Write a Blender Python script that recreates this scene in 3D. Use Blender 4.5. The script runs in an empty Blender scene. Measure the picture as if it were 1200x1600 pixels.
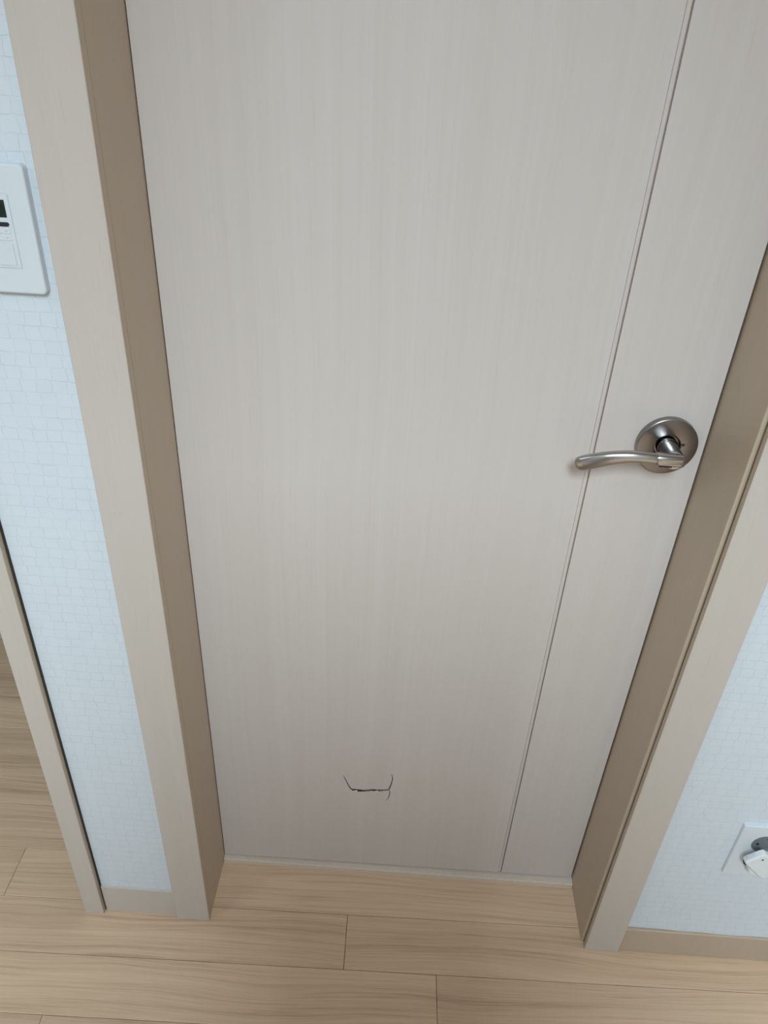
import bpy, bmesh, math, random
from mathutils import Vector, Matrix
random.seed(7)
S = bpy.context.scene
COL = S.collection

# ------------------------------------------------------------------ camera
cam_d = bpy.data.cameras.new('camera')
cam = bpy.data.objects.new('camera', cam_d)
COL.objects.link(cam)
cam_d.sensor_fit = 'HORIZONTAL'
cam_d.sensor_width = 36.0
cam_d.lens = 1176.35 / 1200 * 36.0
cam_d.clip_start = 0.02
R_ = Vector((0.99799997, 0.04448532, 0.04491227))
U_ = Vector((-0.06183304, 0.53925496, 0.83986949))
F_ = Vector((-0.01314269, 0.84096679, -0.5409271))
m = Matrix((R_, U_, -F_)).transposed().to_4x4()
m.translation = Vector((0.2864, -0.8545, 1.3707))
cam.matrix_world = m
S.camera = cam

# ------------------------------------------------------------------ world, lamps, exposure
w = bpy.data.worlds.new('world')
S.world = w
w.use_nodes = True
w.node_tree.nodes['Background'].inputs[0].default_value = (0.0, 0.0, 0.0, 1)
w.node_tree.nodes['Background'].inputs[1].default_value = 0.0


def area(name, loc, size, power, color, rot=(0, 0, 0), spread=180):
    d = bpy.data.lights.new(name, 'AREA')
    d.shape = 'RECTANGLE'
    d.size, d.size_y = size
    d.energy = power
    d.color = color
    d.spread = math.radians(spread)
    o = bpy.data.objects.new(name, d)
    COL.objects.link(o)
    o.location = loc
    o.rotation_euler = rot
    return o


area('hall_ceiling_light', (0.32, -2.05, 2.30), (0.42, 0.90), 80.0, (0.785, 0.935, 1.0), spread=146)
area('side_room_ceiling_light', (-1.15, -1.10, 2.30), (0.5, 0.5), 7.5, (0.80, 0.94, 1.0))
area('kitchen_ceiling_light', (2.3, -0.95, 2.30), (0.4, 0.4), 3.4, (1.0, 0.90, 0.76))

S.view_settings.view_transform = 'Standard'
S.view_settings.look = 'None'
S.view_settings.gamma = 1.0
S.view_settings.use_curve_mapping = False
S.view_settings.exposure = 0.0
S.cycles.max_bounces = 12
S.cycles.diffuse_bounces = 8

CA = -0.007      # the wall is turned a hair against the door leaf
PA = 0.0123      # and so are the planks


# ------------------------------------------------------------------ helpers
def sock(n, *names):
    for k in names:
        if k in n.inputs:
            return n.inputs[k]


class Mat:
    def __init__(self, name, color=(0.8, 0.8, 0.8), rough=0.5, metal=0.0, spec=0.5):
        self.m = bpy.data.materials.new(name)
        self.m.use_nodes = True
        self.nt = self.m.node_tree
        self.b = self.nt.nodes['Principled BSDF']
        self.b.inputs['Base Color'].default_value = (*color, 1)
        self.b.inputs['Roughness'].default_value = rough
        self.b.inputs['Metallic'].default_value = metal
        self.b.inputs['Specular IOR Level'].default_value = spec

    def n(self, t, **kw):
        x = self.nt.nodes.new(t)
        for k, v in kw.items():
            setattr(x, k, v)
        return x

    def l(self, a, b):
        self.nt.links.new(a, b)

    def math(self, op, a, b=None, clamp=False):
        x = self.n('ShaderNodeMath', operation=op)
        x.use_clamp = clamp
        for i, v in enumerate((a, b)):
            if v is None:
                continue
            if isinstance(v, (int, float)):
                x.inputs[i].default_value = v
            else:
                self.l(v, x.inputs[i])
        return x.outputs[0]

    def noise(self, vec, scale, detail=3, rough=0.5, dist=0.0):
        x = self.n('ShaderNodeTexNoise')
        x.inputs['Scale'].default_value = scale
        x.inputs['Detail'].default_value = detail
        x.inputs['Roughness'].default_value = rough
        x.inputs['Distortion'].default_value = dist
        self.l(vec, x.inputs['Vector'])
        return x.outputs['Fac']

    def mapping(self, vec, scale=(1, 1, 1), loc=(0, 0, 0)):
        x = self.n('ShaderNodeMapping')
        x.inputs['Scale'].default_value = scale
        x.inputs['Location'].default_value = loc
        self.l(vec, x.inputs['Vector'])
        return x.outputs['Vector']

    def ramp(self, fac, stops):
        x = self.n('ShaderNodeValToRGB')
        cr = x.color_ramp
        while len(cr.elements) > 1:
            cr.elements.remove(cr.elements[-1])
        cr.elements[0].position = stops[0][0]
        cr.elements[0].color = (*stops[0][1], 1)
        for p, c in stops[1:]:
            e = cr.elements.new(p)
            e.color = (*c, 1)
        self.l(fac, x.inputs['Fac'])
        return x.outputs['Color']

    def mix(self, a, b, fac, mode='MIX'):
        x = self.n('ShaderNodeMix', data_type='RGBA', blend_type=mode)
        for s, v in ((x.inputs[6], a), (x.inputs[7], b), (x.inputs[0], fac)):
            if isinstance(v, (int, float)):
                s.default_value = v
            elif isinstance(v, tuple):
                s.default_value = (*v, 1)
            else:
                self.l(v, s)
        return x.outputs[2]

    def bump(self, h, strength, dist):
        x = self.n('ShaderNodeBump')
        x.inputs['Strength'].default_value = strength
        x.inputs['Distance'].default_value = dist
        self.l(h, x.inputs['Height'])
        self.l(x.outputs['Normal'], self.b.inputs['Normal'])

    def coords(self):
        return self.n('ShaderNodeTexCoord').outputs['Object']


def veneer(name, light, dark, rough=0.45, amount=1.0):
    """Pale straight-grained wood film, the grain running up the z axis."""
    M = Mat(name, light, rough)
    c = M.coords()
    bend = M.noise(M.mapping(c, (5, 5, 1.6)), 1.0, 2)
    off = M.n('ShaderNodeCombineXYZ')
    M.l(M.math('MULTIPLY', M.math('SUBTRACT', bend, 0.5), 0.035), off.inputs[0])
    add = M.n('ShaderNodeVectorMath', operation='ADD')
    M.l(c, add.inputs[0])
    M.l(off.outputs[0], add.inputs[1])
    v = add.outputs[0]
    fine = M.noise(M.mapping(v, (300, 300, 1.1)), 1.0, 3, 0.6)
    mid = M.noise(M.mapping(v, (70, 70, 0.9)), 1.0, 2, 0.5)
    broad = M.noise(M.mapping(v, (11, 11, 0.35)), 1.0, 2, 0.5)
    tick = M.noise(M.mapping(v, (420, 420, 15)), 1.0, 1, 0.5)
    s = M.math('ADD', M.math('MULTIPLY', fine, 0.38), M.math('MULTIPLY', mid, 0.34))
    s = M.math('ADD', s, M.math('MULTIPLY', broad, 0.28))
    col = M.ramp(s, [(0.30, dark), (0.70, light)])
    t = M.ramp(tick, [(0.25, (0.84, 0.82, 0.80)), (0.33, (1, 1, 1))])
    col = M.mix(col, t, 0.30 * amount, 'MULTIPLY')
    M.l(col, M.b.inputs['Base Color'])
    M.bump(fine, 0.10, 0.0006)
    return M.m


def floor_wood():
    M = Mat('oak floor film', (0.45, 0.33, 0.2), 0.42)
    tc = M.n('ShaderNodeTexCoord')
    oi = M.n('ShaderNodeObjectInfo')
    off = M.n('ShaderNodeCombineXYZ')
    M.l(M.math('MULTIPLY', oi.outputs['Random'], 37.0), off.inputs[0])
    M.l(M.math('MULTIPLY', oi.outputs['Random'], 11.0), off.inputs[1])
    add = M.n('ShaderNodeVectorMath', operation='ADD')
    M.l(tc.outputs['Object'], add.inputs[0])
    M.l(off.outputs[0], add.inputs[1])
    c = add.outputs[0]
    # grain that wanders: bend across the board
    bend = M.noise(M.mapping(c, (1.7, 7, 1)), 1.0, 2, 0.5)
    bo = M.n('ShaderNodeCombineXYZ')
    M.l(M.math('MULTIPLY', M.math('SUBTRACT', bend, 0.5), 0.055), bo.inputs[1])
    a2 = M.n('ShaderNodeVectorMath', operation='ADD')
    M.l(c, a2.inputs[0])
    M.l(bo.outputs[0], a2.inputs[1])
    v = a2.outputs[0]
    rings = M.noise(M.mapping(v, (1.6, 150, 1)), 1.0, 4, 0.62)
    fine = M.noise(M.mapping(v, (9, 620, 1)), 1.0, 2, 0.6)
    broad = M.noise(M.mapping(v, (1.2, 34, 1)), 1.0, 3, 0.5)
    s = M.math('ADD', M.math('MULTIPLY', rings, 0.42), M.math('MULTIPLY', broad, 0.30))
    s = M.math('ADD', s, M.math('MULTIPLY', fine, 0.28))
    col = M.ramp(s, [(0.36, (0.410, 0.278, 0.182)), (0.48, (0.590, 0.420, 0.290)), (0.62, (0.680, 0.498, 0.355))])
    tint = M.ramp(oi.outputs['Random'], [(0.0, (0.93, 0.92, 0.91)), (0.5, (1, 1, 1)), (1.0, (1.05, 1.06, 1.05))])
    col = M.mix(col, tint, 1.0, 'MULTIPLY')
    M.l(col, M.b.inputs['Base Color'])
    M.bump(fine, 0.12, 0.0005)
    return M.m


def wallpaper(name, base, line):
    M = Mat(name, base, 0.62, spec=0.3)
    c = M.coords()
    sep = M.n('ShaderNodeSeparateXYZ')
    M.l(c, sep.inputs[0])
    cx = M.n('ShaderNodeCombineXYZ')
    M.l(M.math('ADD', sep.outputs[0], sep.outputs[1]), cx.inputs[0])
    M.l(sep.outputs[2], cx.inputs[1])
    v = cx.outputs[0]
    nz = M.n('ShaderNodeTexNoise')
    nz.inputs['Scale'].default_value = 60
    nz.inputs['Detail'].default_value = 1
    M.l(v, nz.inputs['Vector'])
    sub = M.n('ShaderNodeVectorMath', operation='SUBTRACT')
    M.l(nz.outputs['Color'], sub.inputs[0])
    sub.inputs[1].default_value = (0.5, 0.5, 0.5)
    sc = M.n('ShaderNodeVectorMath', operation='SCALE')
    M.l(sub.outputs[0], sc.inputs[0])
    sc.inputs['Scale'].default_value = 0.0045
    ad = M.n('ShaderNodeVectorMath', operation='ADD')
    M.l(v, ad.inputs[0])
    M.l(sc.outputs[0], ad.inputs[1])
    br = M.n('ShaderNodeTexBrick', offset=0.17, offset_frequency=2, squash=1.0)
    br.inputs['Scale'].default_value = 1.0
    br.inputs['Brick Width'].default_value = 0.0168
    br.inputs['Row Height'].default_value = 0.0150
    br.inputs['Mortar Size'].default_value = 0.00075
    br.inputs['Mortar Smooth'].default_value = 0.6
    br.inputs['Bias'].default_value = 0.0
    br.inputs['Color1'].default_value = (*base, 1)
    br.inputs['Color2'].default_value = (base[0] * 0.97, base[1] * 0.975, base[2] * 0.98, 1)
    br.inputs['Mortar'].default_value = (*line, 1)
    M.l(ad.outputs[0], br.inputs['Vector'])
    fade = M.noise(v, 45, 2, 0.6)
    f = M.ramp(fade, [(0.38, (0, 0, 0)), (0.62, (1, 1, 1))])
    col = M.mix(br.outputs['Color'], base, M.math('MULTIPLY', f, 0.6))
    M.l(col, M.b.inputs['Base Color'])
    h = M.math('SUBTRACT', M.math('MULTIPLY', M.noise(v, 420, 2, 0.6), 0.25), br.outputs['Fac'])
    M.bump(h, 0.12, 0.0008)
    return M.m


def plain(name, color, rough=0.5, metal=0.0, spec=0.5, scale=180, amp=0.03, bump=0.0):
    M = Mat(name, color, rough, metal, spec)
    nz = M.noise(M.coords(), scale, 2, 0.5)
    lo = tuple(x * (1 - amp) for x in color)
    hi = tuple(min(1, x * (1 + amp)) for x in color)
    M.l(M.ramp(nz, [(0.3, lo), (0.7, hi)]), M.b.inputs['Base Color'])
    if bump:
        M.bump(nz, bump, 0.0005)
    return M.m


def brushed(name, color, rough, scale=(25, 420, 420)):
    M = Mat(name, color, rough, 1.0)
    nz = M.noise(M.mapping(M.coords(), scale), 1.0, 2, 0.6)
    M.l(M.ramp(nz, [(0.3, tuple(x * 0.96 for x in color)), (0.7, color)]), M.b.inputs['Base Color'])
    M.l(M.math('ADD', M.math('MULTIPLY', nz, 0.05), rough - 0.025), M.b.inputs['Roughness'])
    return M.m


DOORW = ((0.592, 0.541, 0.522), (0.547, 0.493, 0.468))
M_door = veneer('pale wood door film', *DOORW)
M_case = veneer('pale wood casing film', (0.512, 0.463, 0.428), (0.487, 0.433, 0.395))
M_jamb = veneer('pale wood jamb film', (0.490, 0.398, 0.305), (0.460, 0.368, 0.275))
M_base = veneer('baseboard film', (0.45, 0.355, 0.275), (0.43, 0.335, 0.255))
M_floor = floor_wood()
M_paper = wallpaper('small square patterned wallpaper', (0.595, 0.645, 0.705), (0.512, 0.556, 0.615))
M_plaster = plain('room paint', (0.50, 0.50, 0.50), 0.7)
M_ceil = plain('ceiling paint', (0.65, 0.65, 0.65), 0.8)
M_dark = plain('dark recess', (0.03, 0.022, 0.016), 0.9)
M_core = plain('torn board core', (0.055, 0.036, 0.024), 0.9, scale=900, amp=0.3)
M_thr = plain('threshold film', (0.62, 0.53, 0.46), 0.5)
M_white = plain('white plastic', (0.60, 0.645, 0.69), 0.20, spec=0.5, amp=0.004)
M_white2 = plain('white plastic panel', (0.59, 0.635, 0.68), 0.35, amp=0.004)
M_seam = plain('seam shadow plastic', (0.52, 0.55, 0.58), 0.5)
M_lcd = plain('dark display glass', (0.010, 0.016, 0.015), 0.12, amp=0.2, scale=60)
M_pill = plain('dark violet button', (0.018, 0.014, 0.038), 0.35)
M_glyph = plain('grey print', (0.36, 0.38, 0.40), 0.6)
M_outlet = plain('outlet plastic', (0.60, 0.64, 0.69), 0.35, amp=0.004)
M_recess = plain('grey socket insert', (0.155, 0.172, 0.185), 0.5)
M_plug = plain('white plug plastic', (0.66, 0.70, 0.735), 0.35, amp=0.004)
M_brush = brushed('brushed nickel', (0.27, 0.245, 0.238), 0.30)
M_lever = plain('satin nickel', (0.44, 0.42, 0.415), 0.26, 1.0, amp=0.01)
M_chrome = Mat('polished chrome', (0.42, 0.43, 0.44), 0.07, 1.0).m
M_hole = plain('black hole', (0.008, 0.007, 0.007), 0.6)


def tag(o, label=None, cat=None, group=None, kind=None):
    for k, v in (('label', label), ('category', cat), ('group', group), ('kind', kind)):
        if v:
            o[k] = v
    return o


def link(name, bm, mats, parent=None, smooth=False, loc=None):
    me = bpy.data.meshes.new(name)
    bmesh.ops.recalc_face_normals(bm, faces=bm.faces)
    bm.to_mesh(me)
    bm.free()
    for mm in (mats if isinstance(mats, (list, tuple)) else [mats]):
        me.materials.append(mm)
    if smooth:
        for p in me.polygons:
            p.use_smooth = True
        me.set_sharp_from_angle(angle=math.radians(35))
    o = bpy.data.objects.new(name, me)
    COL.objects.link(o)
    if parent:
        o.parent = parent
    if loc:
        o.location = loc
    return o


def empty(name, loc=(0, 0, 0), rz=0.0):
    o = bpy.data.objects.new(name, None)
    o.empty_display_size = 0.05
    COL.objects.link(o)
    o.location = loc
    o.rotation_euler = (0, 0, rz)
    return o


def box(bm, a, b, bev=0.0, seg=2, mat=0):
    vs = [bm.verts.new((x, y, z)) for x in (a[0], b[0]) for y in (a[1], b[1]) for z in (a[2], b[2])]
    fs = [bm.faces.new([vs[i] for i in q]) for q in
          ((0, 1, 3, 2), (4, 6, 7, 5), (0, 4, 5, 1), (2, 3, 7, 6), (0, 2, 6, 4), (1, 5, 7, 3))]
    for f in fs:
        f.material_index = mat
    if bev:
        es = list({e for f in fs for e in f.edges})
        bmesh.ops.bevel(bm, geom=es, offset=bev, segments=seg, affect='EDGES', profile=0.5)
    return vs


def boxo(name, a, b, mat, parent=None, bev=0.0, seg=2, smooth=False, loc=None):
    bm = bmesh.new()
    box(bm, a, b, bev, seg)
    return link(name, bm, mat, parent, smooth, loc)


def plate(bm, cx, cz, wx, hz, y0, y1, r, seg=6, edge=0.0, mat=0):
    """Rounded plate in the wall plane, from y0 (back) to y1 (front, nearer the room), soft front edge."""
    def ring(inset, y):
        out = []
        rr = max(r - inset, 0.0004)
        for sx, sz, a0 in ((1, 1, 0), (-1, 1, 90), (-1, -1, 180), (1, -1, 270)):
            for k in range(seg + 1):
                a = math.radians(a0 + 90 * k / seg)
                out.append(bm.verts.new((cx + sx * (wx / 2 - inset - rr) + rr * math.cos(a), y,
                                         cz + sz * (hz / 2 - inset - rr) + rr * math.sin(a))))
        return out
    s = -1 if y1 < y0 else 1
    rings = [ring(0, y0)]
    if edge:
        for k in range(4):
            a = math.radians(90 * k / 3)
            rings.append(ring(edge * (1 - math.cos(a)), y1 - s * edge * (1 - math.sin(a))))
    else:
        rings.append(ring(0, y1))
    n = len(rings[0])
    for A, B in zip(rings, rings[1:]):
        for i in range(n):
            bm.faces.new([A[i], A[(i + 1) % n], B[(i + 1) % n], B[i]]).material_index = mat
    bm.faces.new(rings[-1]).material_index = mat
    bm.faces.new(list(reversed(rings[0]))).material_index = mat


def lathe(bm, prof, n=48, mat=0, cap0=True, cap1=True):
    """prof: list of (radius, y); axis is y through the origin."""
    rings = []
    for r, y in prof:
        rings.append([bm.verts.new((r * math.cos(2 * math.pi * i / n), y, r * math.sin(2 * math.pi * i / n))) for i in range(n)])
    for A, B in zip(rings, rings[1:]):
        for i in range(n):
            bm.faces.new([A[i], A[(i + 1) % n], B[(i + 1) % n], B[i]]).material_index = mat
    if cap0:
        bm.faces.new(rings[0]).material_index = mat
    if cap1:
        bm.faces.new(list(reversed(rings[-1]))).material_index = mat


def sweep(bm, pts, n=20, power=2.4, cap=True):
    """Tube through (x, y, z, half_height, half_depth); cross-section is a superellipse square to the path."""
    P = [Vector(p[:3]) for p in pts]
    rings = []
    for i, p in enumerate(pts):
        d = (P[min(i + 1, len(P) - 1)] - P[max(i - 1, 0)]).normalized()
        up = Vector((0, 0, 1))
        side = d.cross(up)
        if side.length < 1e-4:
            side = Vector((0, 1, 0))
        side.normalize()
        up2 = side.cross(d).normalized()
        ring = []
        for k in range(n):
            a = 2 * math.pi * k / n
            c, s = math.cos(a), math.sin(a)
            e = 2 / power
            ring.append(bm.verts.new(P[i] + side * (p[4] * math.copysign(abs(c) ** e, c)) + up2 * (p[3] * math.copysign(abs(s) ** e, s))))
        rings.append(ring)
    for A, B in zip(rings, rings[1:]):
        for i in range(n):
            bm.faces.new([A[i], A[(i + 1) % n], B[(i + 1) % n], B[i]])
    if cap:
        bm.faces.new(rings[0])
        bm.faces.new(list(reversed(rings[-1])))


def spline(ctrl, sub=8):
    """Catmull-Rom through tuples of any length."""
    out = []
    n = len(ctrl)
    for i in range(n - 1):
        p0, p1, p2, p3 = ctrl[max(i - 1, 0)], ctrl[i], ctrl[i + 1], ctrl[min(i + 2, n - 1)]
        for k in range(sub):
            t = k / sub
            out.append(tuple(0.5 * (2 * b + (c - a) * t + (2 * a - 5 * b + 4 * c - d) * t * t + (3 * b - a - 3 * c + d) * t ** 3)
                             for a, b, c, d in zip(p0, p1, p2, p3)))
    out.append(tuple(ctrl[-1]))
    return out


def carve(o, cutters):
    """Cut holes into a mesh object (booleans evaluated and baked, cutters removed)."""
    for c in cutters:
        md = o.modifiers.new('cut', 'BOOLEAN')
        md.operation = 'DIFFERENCE'
        md.solver = 'EXACT'
        md.object = c
    dg = bpy.context.evaluated_depsgraph_get()
    me = bpy.data.meshes.new_from_object(o.evaluated_get(dg))
    o.modifiers.clear()
    old = o.data
    o.data = me
    bpy.data.meshes.remove(old)
    for c in cutters:
        d = c.data
        bpy.data.objects.remove(c)
        bpy.data.meshes.remove(d)


# ------------------------------------------------------------------ room shell
CEIL = 2.36
WY = -0.1140          # wallpaper face of the door wall
DH = 2.03             # door opening height
floor = boxo('floor', (-2.3, -2.7, -0.06), (2.6, 1.75, -0.011), M_dark)
tag(floor, 'pale oak plank floor running along the door wall', 'floor', kind='structure')

# planks, one mesh shared by all full boards
PW, PL = 0.0958, 1.2
bm = bmesh.new()
box(bm, (0.00035, 0.00035, -0.011), (PL - 0.00035, PW - 0.00035, 0.0), 0.0007, 1)
plank_me = None
seen_joint = {1: 0.2485, 0: 0.4098, 2: -0.3855, -1: -0.2312}
first = True
for k in range(-24, 21):
    y_row = -0.2887 + k * PW
    off = seen_joint.get(k)
    if off is None:
        off = 0.05 + 0.41 * random.random()
    xx = off - 2 * PL
    while xx < 2.5:
        if xx + PL > -2.25:
            if plank_me is None:
                po = link('plank', bm, M_floor, floor)
                plank_me = po.data
            else:
                po = bpy.data.objects.new('plank', plank_me)
                COL.objects.link(po)
                po.parent = floor
            po.location = (xx * math.cos(PA) - 0.0, y_row + xx * math.sin(PA), 0.0)
            po.rotation_euler = (0, 0, PA)
        xx += PL

ceiling = boxo('ceiling', (-2.3, -2.7, CEIL), (2.6, 1.75, CEIL + 0.05), M_ceil)
tag(ceiling, 'white ceiling over the hall', 'ceiling', kind='structure')

wall = empty('wall_back', rz=CA)
tag(wall, 'white wall papered in small squares around the wooden door', 'wall', kind='structure')
boxo('wall_panel', (-0.1885, WY, -0.005), (-0.012, 0.06, CEIL), M_paper, wall)
boxo('wall_panel', (0.690, WY, -0.005), (2.58, 0.06, CEIL), M_paper, wall)
boxo('wall_panel', (-0.012, WY, DH + 0.03), (0.690, 0.06, CEIL), M_paper, wall)
boxo('wall_panel', (-1.15, WY, 2.10), (-0.1885, 0.06, CEIL), M_paper, wall)
boxo('wall_panel', (-2.28, WY, -0.005), (-1.15, 0.06, CEIL), M_paper, wall)
# the paper's lower edge stands off the wall a little and waves over the skirting on the right
bm = bmesh.new()
top, bot = [], []
N = 60
for i in range(N + 1):
    x = 0.738 + (1.30 - 0.738) * i / N
    dip = 0.0695 + 0.0045 * math.exp(-((x - 0.738) / 0.075) ** 4) + 0.0006 * math.sin(x * 60)
    top.append(bm.verts.new((x, WY + 0.0004, 0.125)))
    bot.append(bm.verts.new((x, WY - 0.0016, dip)))
for i in range(N):
    bm.faces.new([top[i], top[i + 1], bot[i + 1], bot[i]])
link('paper_edge', bm, M_paper, wall, True)

for nm, a, b, lab in (
        ('wall_front', (-2.3, -2.75, -0.005), (2.6, -2.65, CEIL), 'plain wall behind the camera'),
        ('wall_left', (-2.35, -2.7, -0.005), (-2.25, 1.7, CEIL), 'plain wall at the far left end of the hall'),
        ('wall_right', (2.55, -2.7, -0.005), (2.65, 0.1, CEIL), 'plain wall at the right end of the hall'),
        ('wall_far', (-2.3, 1.65, -0.005), (0.0, 1.75, CEIL), 'plain wall at the back of the left room'),
        ('wall_partition', (-0.176, 0.062, -0.005), (-0.10, 1.7, CEIL), 'partition wall between left room and the door')):
    tag(boxo(nm, a, b, M_plaster), lab, 'wall', kind='structure')

def casing(name, x0, x1, y0, y1, h, parent):
    """Flat casing board: pale film on the face, the browner jamb film on its sides as painted bounce shade."""
    bm = bmesh.new()
    box(bm, (x0, y0, 0.0), (x1, y1, h), 0.0011, 3)
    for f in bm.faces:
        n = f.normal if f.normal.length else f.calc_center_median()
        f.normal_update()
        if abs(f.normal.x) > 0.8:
            f.material_index = 1  # side faces get the browner film, bounce shade put into the colour
    return link(name, bm, [M_case, M_jamb], parent)


# ------------------------------------------------------------------ left opening's frame
t2 = empty('trim_2', rz=CA)
tag(t2, 'narrow pale wooden trim at the wall end by the left opening', 'trim', kind='structure')
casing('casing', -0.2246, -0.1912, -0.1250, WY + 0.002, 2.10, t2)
boxo('jamb_lining', (-0.2180, -0.1062, 0.0), (-0.1900, 0.058, 2.10), M_jamb, t2, 0.001)
boxo('shadow_strip', (-0.1912, -0.1160, 0.0), (-0.1884, -0.1095, 2.10), M_dark, t2)  # dark strip standing in for the shadow line between trim and wallpaper

# ------------------------------------------------------------------ door frame
t1 = empty('trim_1', rz=CA)
tag(t1, 'pale wooden door frame with flat casing around the door', 'door frame', kind='structure')
CY = -0.1233
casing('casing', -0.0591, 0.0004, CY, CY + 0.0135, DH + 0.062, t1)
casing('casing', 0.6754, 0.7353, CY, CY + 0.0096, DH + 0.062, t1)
boxo('head_casing', (0.0006, CY, DH + 0.002), (0.6752, WY + 0.002, DH + 0.062), M_case, t1, 0.0013, 3)


def jamb(x0, x1, ysel, name='jamb'):
    bm = bmesh.new()
    box(bm, (x0, ysel, 0.0), (x1, 0.055, DH))
    es = [e for e in bm.edges if all(abs(v.co.y - ysel) < 1e-5 for v in e.verts) and abs(e.verts[0].co.x - e.verts[1].co.x) < 1e-5]
    bmesh.ops.bevel(bm, geom=es, offset=0.0022, segments=4, affect='EDGES', profile=0.5)
    return link(name, bm, M_jamb, t1)


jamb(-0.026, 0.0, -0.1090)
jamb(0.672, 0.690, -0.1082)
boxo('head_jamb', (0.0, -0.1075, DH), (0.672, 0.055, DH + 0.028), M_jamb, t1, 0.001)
boxo('shadow_gap', (0.6800, -0.1136, 0.0), (0.6900, -0.1078, DH), M_dark, t1)  # near-black box in the casing gap, its shade put into the colour
bm = bmesh.new()
box(bm, (0.0006, -0.0088, -0.004), (0.6714, 0.05, 0.0118))
es = [e for e in bm.edges if all(abs(v.co.y + 0.0088) < 1e-5 and v.co.z > 0 for v in e.verts)]
bmesh.ops.bevel(bm, geom=es, offset=0.002, segments=3, affect='EDGES')
link('threshold', bm, M_thr, t1)

# ------------------------------------------------------------------ skirting
bl = boxo('baseboard_left', (-0.1886, -0.1175, 0.0), (-0.0596, WY + 0.001, 0.0740), M_case, None, 0.0008)
tag(bl, 'short pale wooden baseboard between left trim and door casing', 'baseboard', kind='structure')
bl.rotation_euler.z = CA
br_ = boxo('baseboard_right', (0.7356, -0.1195, 0.0), (2.55, WY + 0.001, 0.0690), M_base, None, 0.002, 3)
tag(br_, 'pale wooden baseboard under the outlet right of door', 'baseboard', kind='structure')
br_.rotation_euler.z = CA

# ------------------------------------------------------------------ the door
door = empty('door_1', (0, 0, 0))
tag(door, 'pale wood grain door with lever handle and torn dent near its foot', 'door', kind='structure')
DZ0, DZ1 = 0.0150, DH - 0.003
XL, XP = 0.0012, 0.5283
# main panel with the kicked-in tear
crack = [(0.2268, 0.2690), (0.2306, 0.2590), (0.2352, 0.2450), (0.2400, 0.2340), (0.2440, 0.2308), (0.2520, 0.2305), (0.2633, 0.2298), (0.2720, 0.2318),
         (0.2790, 0.2340), (0.2880, 0.2335), (0.2980, 0.2352), (0.3060, 0.2380), (0.3086, 0.2410), (0.3110, 0.2530), (0.3131, 0.2680), (0.3107, 0.2815)]
cw = [0.0001, 0.0004, 0.0006, 0.0010, 0.0016, 0.0015, 0.0012, 0.0009,
      0.0011, 0.0010, 0.0009, 0.0009, 0.0008, 0.0006, 0.0004, 0.0001]
tail = [(0.3082, 0.2385), (0.3103, 0.2285), (0.3083, 0.2165), (0.3041, 0.2090), (0.3010, 0.2075)]
tw = [0.0003, 0.0003, 0.0004, 0.0001, 0.0000]


def seg_d(px, pz, line, wid):
    best = 9e9
    ins = 9e9
    for (a, b, wa, wb) in zip(line, line[1:], wid, wid[1:]):
        dx, dz = b[0] - a[0], b[1] - a[1]
        t = max(0, min(1, ((px - a[0]) * dx + (pz - a[1]) * dz) / (dx * dx + dz * dz)))
        d = math.hypot(px - a[0] - t * dx, pz - a[1] - t * dz) - (wa + (wb - wa) * t)
        best = min(best, d)
    return best


def smooth(t):
    t = max(0.0, min(1.0, t))
    return t * t * (3 - 2 * t)


def low_z(x):
    pts = crack[3:12]
    for a, b in zip(pts, pts[1:]):
        if a[0] <= x <= b[0]:
            return a[1] + (b[1] - a[1]) * (x - a[0]) / (b[0] - a[0])
    return pts[0][1] if x < pts[0][0] else pts[-1][1]


def relief(x, z):
    d = min(seg_d(x, z, crack, cw), seg_d(x, z, tail, tw))
    slit = 0.006 * smooth(0.5 - d / 0.0007)
    zl = low_z(x)
    dent = 0.0
    if z > zl - 0.001:
        u = (z - zl) / 0.085
        v = abs(x - 0.271) / 0.046
        if u < 1 and v < 1:
            dent = 0.0018 * (1 - smooth(u)) * (1 - smooth((v - 0.35) / 0.65)) * smooth((z - zl) / 0.001 + 1)
    below = 0.0
    if z <= zl:
        below = -0.0003 * smooth(1 - (zl - z) / 0.008) * smooth(1 - abs(x - 0.273) / 0.045)
    return slit, dent + below


bm = bmesh.new()
gx0, gx1, gz0, gz1, st = 0.2196, 0.3220, 0.2020, 0.3228, 0.0005
nx, nz = round((gx1 - gx0) / st), round((gz1 - gz0) / st)
G = []
for j in range(nz + 1):
    row = []
    for i in range(nx + 1):
        x, z = gx0 + i * st, gz0 + j * st
        s_, d_ = relief(x, z)
        if i in (0, nx) or j in (0, nz):
            s_ = d_ = 0.0
        row.append((bm.verts.new((x, s_ + d_, z)), s_))
    G.append(row)
for j in range(nz):
    for i in range(nx):
        q = [G[j][i], G[j][i + 1], G[j + 1][i + 1], G[j + 1][i]]
        f = bm.faces.new([v for v, _ in q])
        f.smooth = True
        f.material_index = 1 if sum(s for _, s in q) / 4 > 0.0015 else 0


def vv(x, y, z):
    return bm.verts.new((x, y, z))


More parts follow.
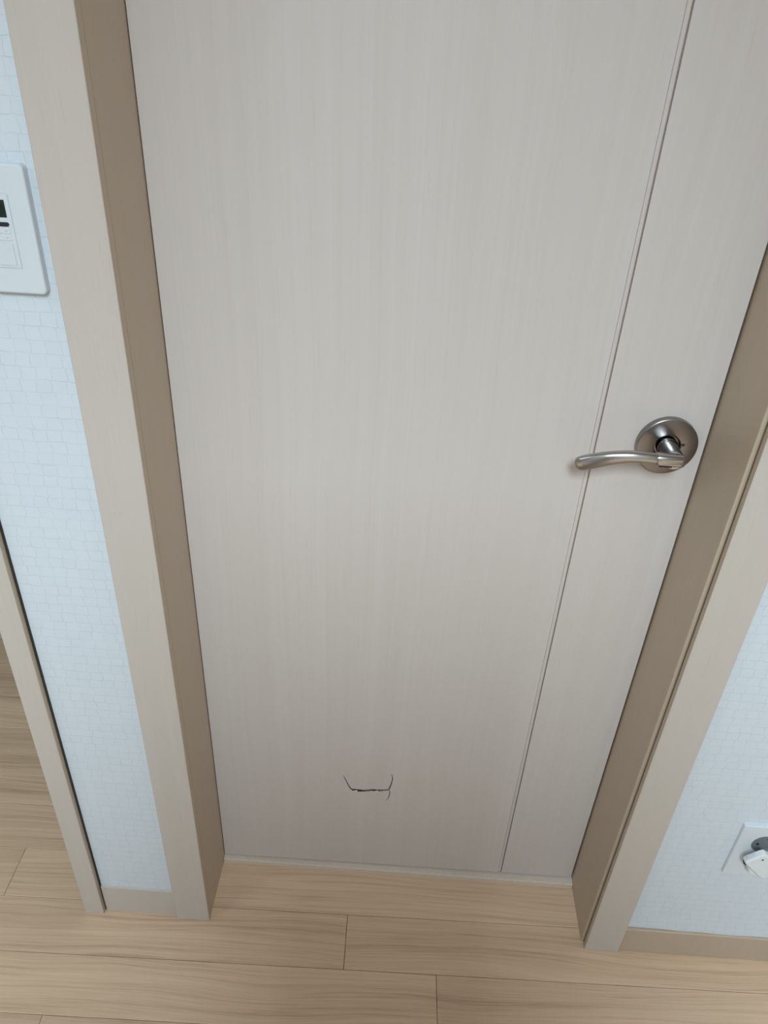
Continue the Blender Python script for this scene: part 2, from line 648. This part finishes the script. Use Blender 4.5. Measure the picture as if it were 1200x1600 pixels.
a0, a1, a2, a3 = vv(XL, 0, DZ0), vv(XP, 0, DZ0), vv(XP, 0, DZ1), vv(XL, 0, DZ1)
g0, g1, g2, g3 = G[0][0][0], G[0][nx][0], G[nz][nx][0], G[nz][0][0]
bm.faces.new([a0, a1] + [G[0][i][0] for i in range(nx, -1, -1)])
bm.faces.new([a1, a2] + [G[j][nx][0] for j in range(nz, -1, -1)])
bm.faces.new([a2, a3] + [G[nz][i][0] for i in range(0, nx + 1)])
bm.faces.new([a3, a0] + [G[j][0][0] for j in range(0, nz + 1)])
b0, b1, b2, b3 = vv(XL, 0.012, DZ0), vv(XP, 0.012, DZ0), vv(XP, 0.012, DZ1), vv(XL, 0.012, DZ1)
for q in ((a0, a1, b1, b0), (a1, a2, b2, b1), (a2, a3, b3, b2), (a3, a0, b0, b3), (b0, b1, b2, b3)):
    bm.faces.new(q)
panel = link('door_panel', bm, [M_door, M_core], door)
panel['label'] = 'wide door panel torn and dented near the bottom'
boxo('bead_strip', (0.5290, 0.0016, DZ0), (0.5337, 0.012, DZ1), M_door, door, 0.0004, 1)
boxo('groove_floor', (0.5337, 0.0050, DZ0), (0.5354, 0.012, DZ1), M_jamb, door)
boxo('lock_stile', (0.5354, 0.0, DZ0), (0.6693, 0.012, DZ1), M_door, door, 0.0006, 2)
boxo('door_core', (XL + 0.0005, 0.0121, DZ0), (0.6690, 0.036, DZ1), M_dark, door)

# lever handle
HX, HZ = 0.6198, 0.9487
hd = empty('door_handle', (HX, 0, HZ))
hd.parent = door
hd['label'] = 'brushed nickel lever handle on a round rose'
bm = bmesh.new()
lathe(bm, [(0.0374, 0.0), (0.0376, -0.0010), (0.0375, -0.0092), (0.0369, -0.0097), (0.0364, -0.0098), (0.030, -0.0097), (0.0178, -0.0096),
           (0.0168, -0.0093), (0.0166, -0.0020)], 72, cap1=True)
rose = link('rose', bm, M_brush, hd, True)
bm = bmesh.new()
bmesh.ops.create_uvsphere(bm, u_segments=16, v_segments=8, radius=0.0021)
rh = link('release_hole', bm, M_hole, hd, True, (0.0187, -0.0092, 0.0040))
rh.scale = (1, 0.35, 1)
bm = bmesh.new()
lathe(bm, [(0.0030, -0.0094), (0.0030, -0.0101), (0.0021, -0.0101), (0.0021, -0.0094)], 20, cap0=False, cap1=False)
link('hole_rim', bm, M_brush, hd, True, (0.0187, 0, 0.0040))
bm = bmesh.new()
lathe(bm, [(0.0164, -0.0021), (0.0160, -0.0050), (0.0150, -0.0056), (0.0146, -0.0022)], 40, cap0=False, cap1=False)
link('neck_collar', bm, M_chrome, hd, True)
bm = bmesh.new()
lathe(bm, [(0.0128, -0.0020), (0.0128, -0.0120), (0.0120, -0.0132), (0.0117, -0.0150), (0.0114, -0.0400), (0.0108, -0.0470)], 48)
link('neck', bm, M_chrome, hd, True)
# collar block at the pivot
bm = bmesh.new()
cpts = [(0.6276, -0.0530, 0.9528, 0.0030, 0.0030), (0.6270, -0.0530, 0.9528, 0.0056, 0.0056), (0.6255, -0.0530, 0.9528, 0.0068, 0.0068),
        (0.6230, -0.0530, 0.9530, 0.0072, 0.0074), (0.6100, -0.0532, 0.9538, 0.0074, 0.0076), (0.5955, -0.0535, 0.9543, 0.0076, 0.0077), (0.5935, -0.0535, 0.9543, 0.0070, 0.0071)]
sweep(bm, [(x - HX, y, z - HZ, a, b) for x, y, z, a, b in cpts], 28, 3.2)
link('pivot_block', bm, M_lever, hd, True)
for dz, dy in ((0.0028, -0.0611), (-0.0030, -0.0606)):
    bm = bmesh.new()
    box(bm, (0.5965 - HX, dy - 0.0006, 0.9538 - HZ + dz - 0.0014), (0.6225 - HX, dy + 0.002, 0.9538 - HZ + dz + 0.0014), 0.0005, 2)
    link('rib', bm, M_lever, hd)
bm = bmesh.new()
box(bm, (0.5968 - HX, -0.0607, 0.9538 - HZ - 0.0066), (0.6120 - HX, -0.0585, 0.9538 - HZ - 0.0048))
link('slot', bm, M_hole, hd)
bm = bmesh.new()
lp = spline([(0.5945, -0.0535, 0.9543, 0.0066, 0.0066), (0.5800, -0.0535, 0.9552, 0.0069, 0.0066), (0.5620, -0.0528, 0.9547, 0.0076, 0.0064),
             (0.5400, -0.0505, 0.9498, 0.0088, 0.0062), (0.5230, -0.0470, 0.9430, 0.0098, 0.0060), (0.5110, -0.0440, 0.9376, 0.0096, 0.0056)], 8)
tip = [(0.5085, -0.0434, 0.9366, 0.0092, 0.0053), (0.5060, -0.0428, 0.9356, 0.0082, 0.0047), (0.5042, -0.0424, 0.9349, 0.0066, 0.0038), (0.5030, -0.0421, 0.9344, 0.0040, 0.0024), (0.5026, -0.0420, 0.9342, 0.0012, 0.0008)]
sweep(bm, [(x - HX, y, z - HZ, a, b) for x, y, z, a, b in lp + tip], 28, 2.3)
link('lever', bm, M_lever, hd, True)

# ------------------------------------------------------------------ wall thermostat
tx1, tz0, tz1, tw_ = -0.0704, 1.1314, 1.2510, 0.108
tcx, tcz = tx1 - tw_ / 2, (tz0 + tz1) / 2
th = empty('thermostat', (tcx, WY, tcz), 0)
th.location = (tcx * math.cos(CA) - WY * math.sin(CA), tcx * math.sin(CA) + WY * math.cos(CA), tcz)
th.rotation_euler.z = CA
tag(th, 'white wall thermostat panel with dark display left of the door', 'thermostat')
bm = bmesh.new()
plate(bm, 0, 0, tw_, tz1 - tz0, 0.0, -0.0095, 0.0050, 6, 0.0022)
link('plate', bm, M_white, th, False)


def rel(x0, x1, z0, z1):
    return (x0 + x1) / 2 - tcx, (z0 + z1) / 2 - tcz, x1 - x0, z1 - z0


fy = -0.0095
xr = -0.0892
xl = 2 * tcx - xr
cx_, cz_, w_, h_ = rel(xl, xr, 1.1561, 1.2255)
bm = bmesh.new()
plate(bm, cx_, cz_, w_, h_, fy + 0.0005, fy - 0.00015, 0.0008, 2)
link('seam_line', bm, M_seam, th)
bm = bmesh.new()
plate(bm, cx_, cz_, w_ - 0.0014, h_ - 0.0014, fy + 0.0005, fy - 0.0007, 0.0006, 2, 0.0003)
link('control_panel', bm, M_white2, th)
f2 = fy - 0.0007
xr2 = -0.0935
xl2 = 2 * tcx - xr2
cx_, cz_, w_, h_ = rel(xl2, xr2 - 0.0004, 1.2038, 1.2196)
bm = bmesh.new()
plate(bm, cx_, cz_, w_, h_, f2 + 0.0004, f2 - 0.0002, 0.0005, 2)
link('display', bm, M_lcd, th)
cx_, cz_, w_, h_ = rel(xr2 - 0.030, xr2 + 0.0002, 1.1958, 1.1996)
bm = bmesh.new()
plate(bm, cx_, cz_, w_, h_, f2 + 0.0004, f2 - 0.0012, 0.0018, 5, 0.0004)
link('power_button', bm, M_pill, th)
for bz in (1.1916, 1.1850):
    for bx in (-1, 1):
        bm = bmesh.new()
        cx_ = bx * (tcx - (xr2 - 0.0125)) * -1
        plate(bm, cx_, bz - tcz, 0.026, 0.0050, f2 + 0.0004, f2 - 0.0005, 0.0010, 3, 0.0003)
        bo = link('button', bm, M_white2, th)
        bm = bmesh.new()
        gx = cx_ + 0.0085
        s = 0.0007
        vs = [(gx - s, -s), (gx + s, -s), (gx, s)] if bz > 1.189 else [(gx - s, s), (gx, -s), (gx + s, s)]
        A = [bm.verts.new((x, f2 - 0.0004, bz - tcz + z)) for x, z in vs]
        B = [bm.verts.new((x, f2 - 0.0007, bz - tcz + z)) for x, z in vs]
        bm.faces.new(A)
        bm.faces.new(B)
        for i in range(3):
            bm.faces.new([A[i], A[(i + 1) % 3], B[(i + 1) % 3], B[i]])
        link('arrow_mark', bm, M_glyph, bo)
cx_, cz_, w_, h_ = rel(xl2, xr2, 1.1590, 1.1803)
bm = bmesh.new()
plate(bm, cx_, cz_, w_, h_, f2 + 0.0004, f2 - 0.0001, 0.0006, 2)
link('seam_line', bm, M_seam, th)
bm = bmesh.new()
plate(bm, cx_, cz_, w_ - 0.0010, h_ - 0.0010, f2 + 0.0004, f2 - 0.0006, 0.0005, 2, 0.0002)
link('flap', bm, M_white2, th)

# ------------------------------------------------------------------ wall outlet
ocx, ocz = 0.8490 + 0.035, 0.3160
ol = empty('wall_outlet')
ol.location = (ocx * math.cos(CA) - WY * math.sin(CA), ocx * math.sin(CA) + WY * math.cos(CA), ocz)
ol.rotation_euler.z = CA
tag(ol, 'white double wall outlet low on the wall right of the door', 'outlet')
OY = -0.0065
bm = bmesh.new()
plate(bm, 0, 0, 0.070, 0.1225, 0.0, OY, 0.0022, 4, 0.0018)
opl = link('plate', bm, M_outlet, ol)
cut = []
SOCK = ((0.0065, 0.0200), (0.0065, -0.0215))
for sx, sz in SOCK:
    bm = bmesh.new()
    lathe(bm, [(0.0198, OY - 0.004), (0.0198, -0.0012)], 48)
    cut.append(link('cutter', bm, M_outlet, None, False, (ol.location.x + sx, ol.location.y, ocz + sz)))
bpy.context.view_layer.update()
carve(opl, cut)
for sx, sz in SOCK:
    bm = bmesh.new()
    lathe(bm, [(0.0197, OY + 0.0002), (0.0190, OY + 0.0004), (0.0186, -0.0018), (0.0197, -0.0016)], 48, cap0=False, cap1=False)
    vs = [bm.verts.new((0.0187 * math.cos(a * math.pi / 24), -0.0019, 0.0187 * math.sin(a * math.pi / 24))) for a in range(48)]
    bm.faces.new(vs)
    so = link('socket', bm, M_recess, ol, False, (sx, 0, sz))
    for hx in (-0.0067, 0.0067):
        bm = bmesh.new()
        lathe(bm, [(0.0024, -0.0019), (0.0024, -0.0023)], 14)
        link('pin_hole', bm, M_hole, so, True, (hx, 0, hx))

# ------------------------------------------------------------------ plug with its cord
pl = empty('power_plug')
px_, pz_ = ocx + SOCK[1][0], ocz + SOCK[1][1]
pl.location = (ol.location.x + SOCK[1][0], ol.location.y, pz_)
pl.rotation_euler.z = CA
tag(pl, 'white flat power plug with cord in lower socket of wall outlet', 'plug')
bm = bmesh.new()
lathe(bm, [(0.0165, -0.0024), (0.0172, -0.0190), (0.0155, -0.0215)], 32)
link('plug_neck', bm, M_plug, pl, True)
bx_, bz_ = 0.8885 - px_, 0.3120 - pz_
bm = bmesh.new()
plate(bm, 0, 0, 0.056, 0.036, -0.0200, -0.0300, 0.0065, 5, 0.003)
pb = link('plug_body', bm, M_plug, pl, False, (bx_, 0, bz_))
pb.rotation_euler.y = math.radians(45)
bm = bmesh.new()
lathe(bm, [(0.0016, -0.0296), (0.0016, -0.0303)], 14)
link('screw_hole', bm, M_hole, pb, True, (-0.0185, 0, 0.008))
bm = bmesh.new()
plate(bm, -0.0285, -0.004, 0.004, 0.014, -0.0215, -0.0275, 0.0012, 3, 0.0008)
link('end_tab', bm, M_seam, pb)
bm = bmesh.new()
k0 = (0.9070 - px_, -0.025, 0.2935 - pz_)
cp = spline([(k0[0], k0[1], k0[2], 0.0050, 0.0050), (k0[0] + 0.012, -0.025, k0[2] - 0.011, 0.0042, 0.0042), (0.0460, -0.026, -0.022, 0.0032, 0.0032), (0.066, -0.028, -0.055, 0.0030, 0.0030),
             (0.084, -0.032, -0.130, 0.0030, 0.0030), (0.100, -0.045, -0.215, 0.0030, 0.0030), (0.118, -0.075, -0.284, 0.0030, 0.0030), (0.150, -0.120, -pz_ + 0.0032, 0.0030, 0.0030),
             (0.230, -0.180, -pz_ + 0.0032, 0.0030, 0.0030), (0.380, -0.200, -pz_ + 0.0032, 0.0030, 0.0030)], 8)
sweep(bm, cp, 12, 2.0)
link('cord', bm, M_plug, pl, True)

# ------------------------------------------------------------------ unseen drawer tower, added to shade the lower door and floor
tw = empty('added_shade_tower', (0.32, -1.38, 0))
tag(tw, 'tall narrow white drawer tower added behind the camera to cast shade', 'shade blocker')
boxo('body', (-0.185, -0.23, 0.05), (0.185, 0.215, 1.54), M_plaster, tw, 0.004)
boxo('plinth', (-0.175, -0.22, 0.0), (0.175, 0.20, 0.05), M_dark, tw)
for k in range(6):
    z0 = 0.06 + k * 0.246
    dr = boxo('drawer', (-0.181, 0.2155, z0), (0.181, 0.233, z0 + 0.241), M_plaster, tw, 0.003)
    bm = bmesh.new()
    lathe(bm, [(0.006, 0.2332), (0.006, 0.245), (0.013, 0.248), (0.013, 0.254), (0.009, 0.257)], 20)
    link('knob', bm, M_brush, dr, True, (0, 0, z0 + 0.12))
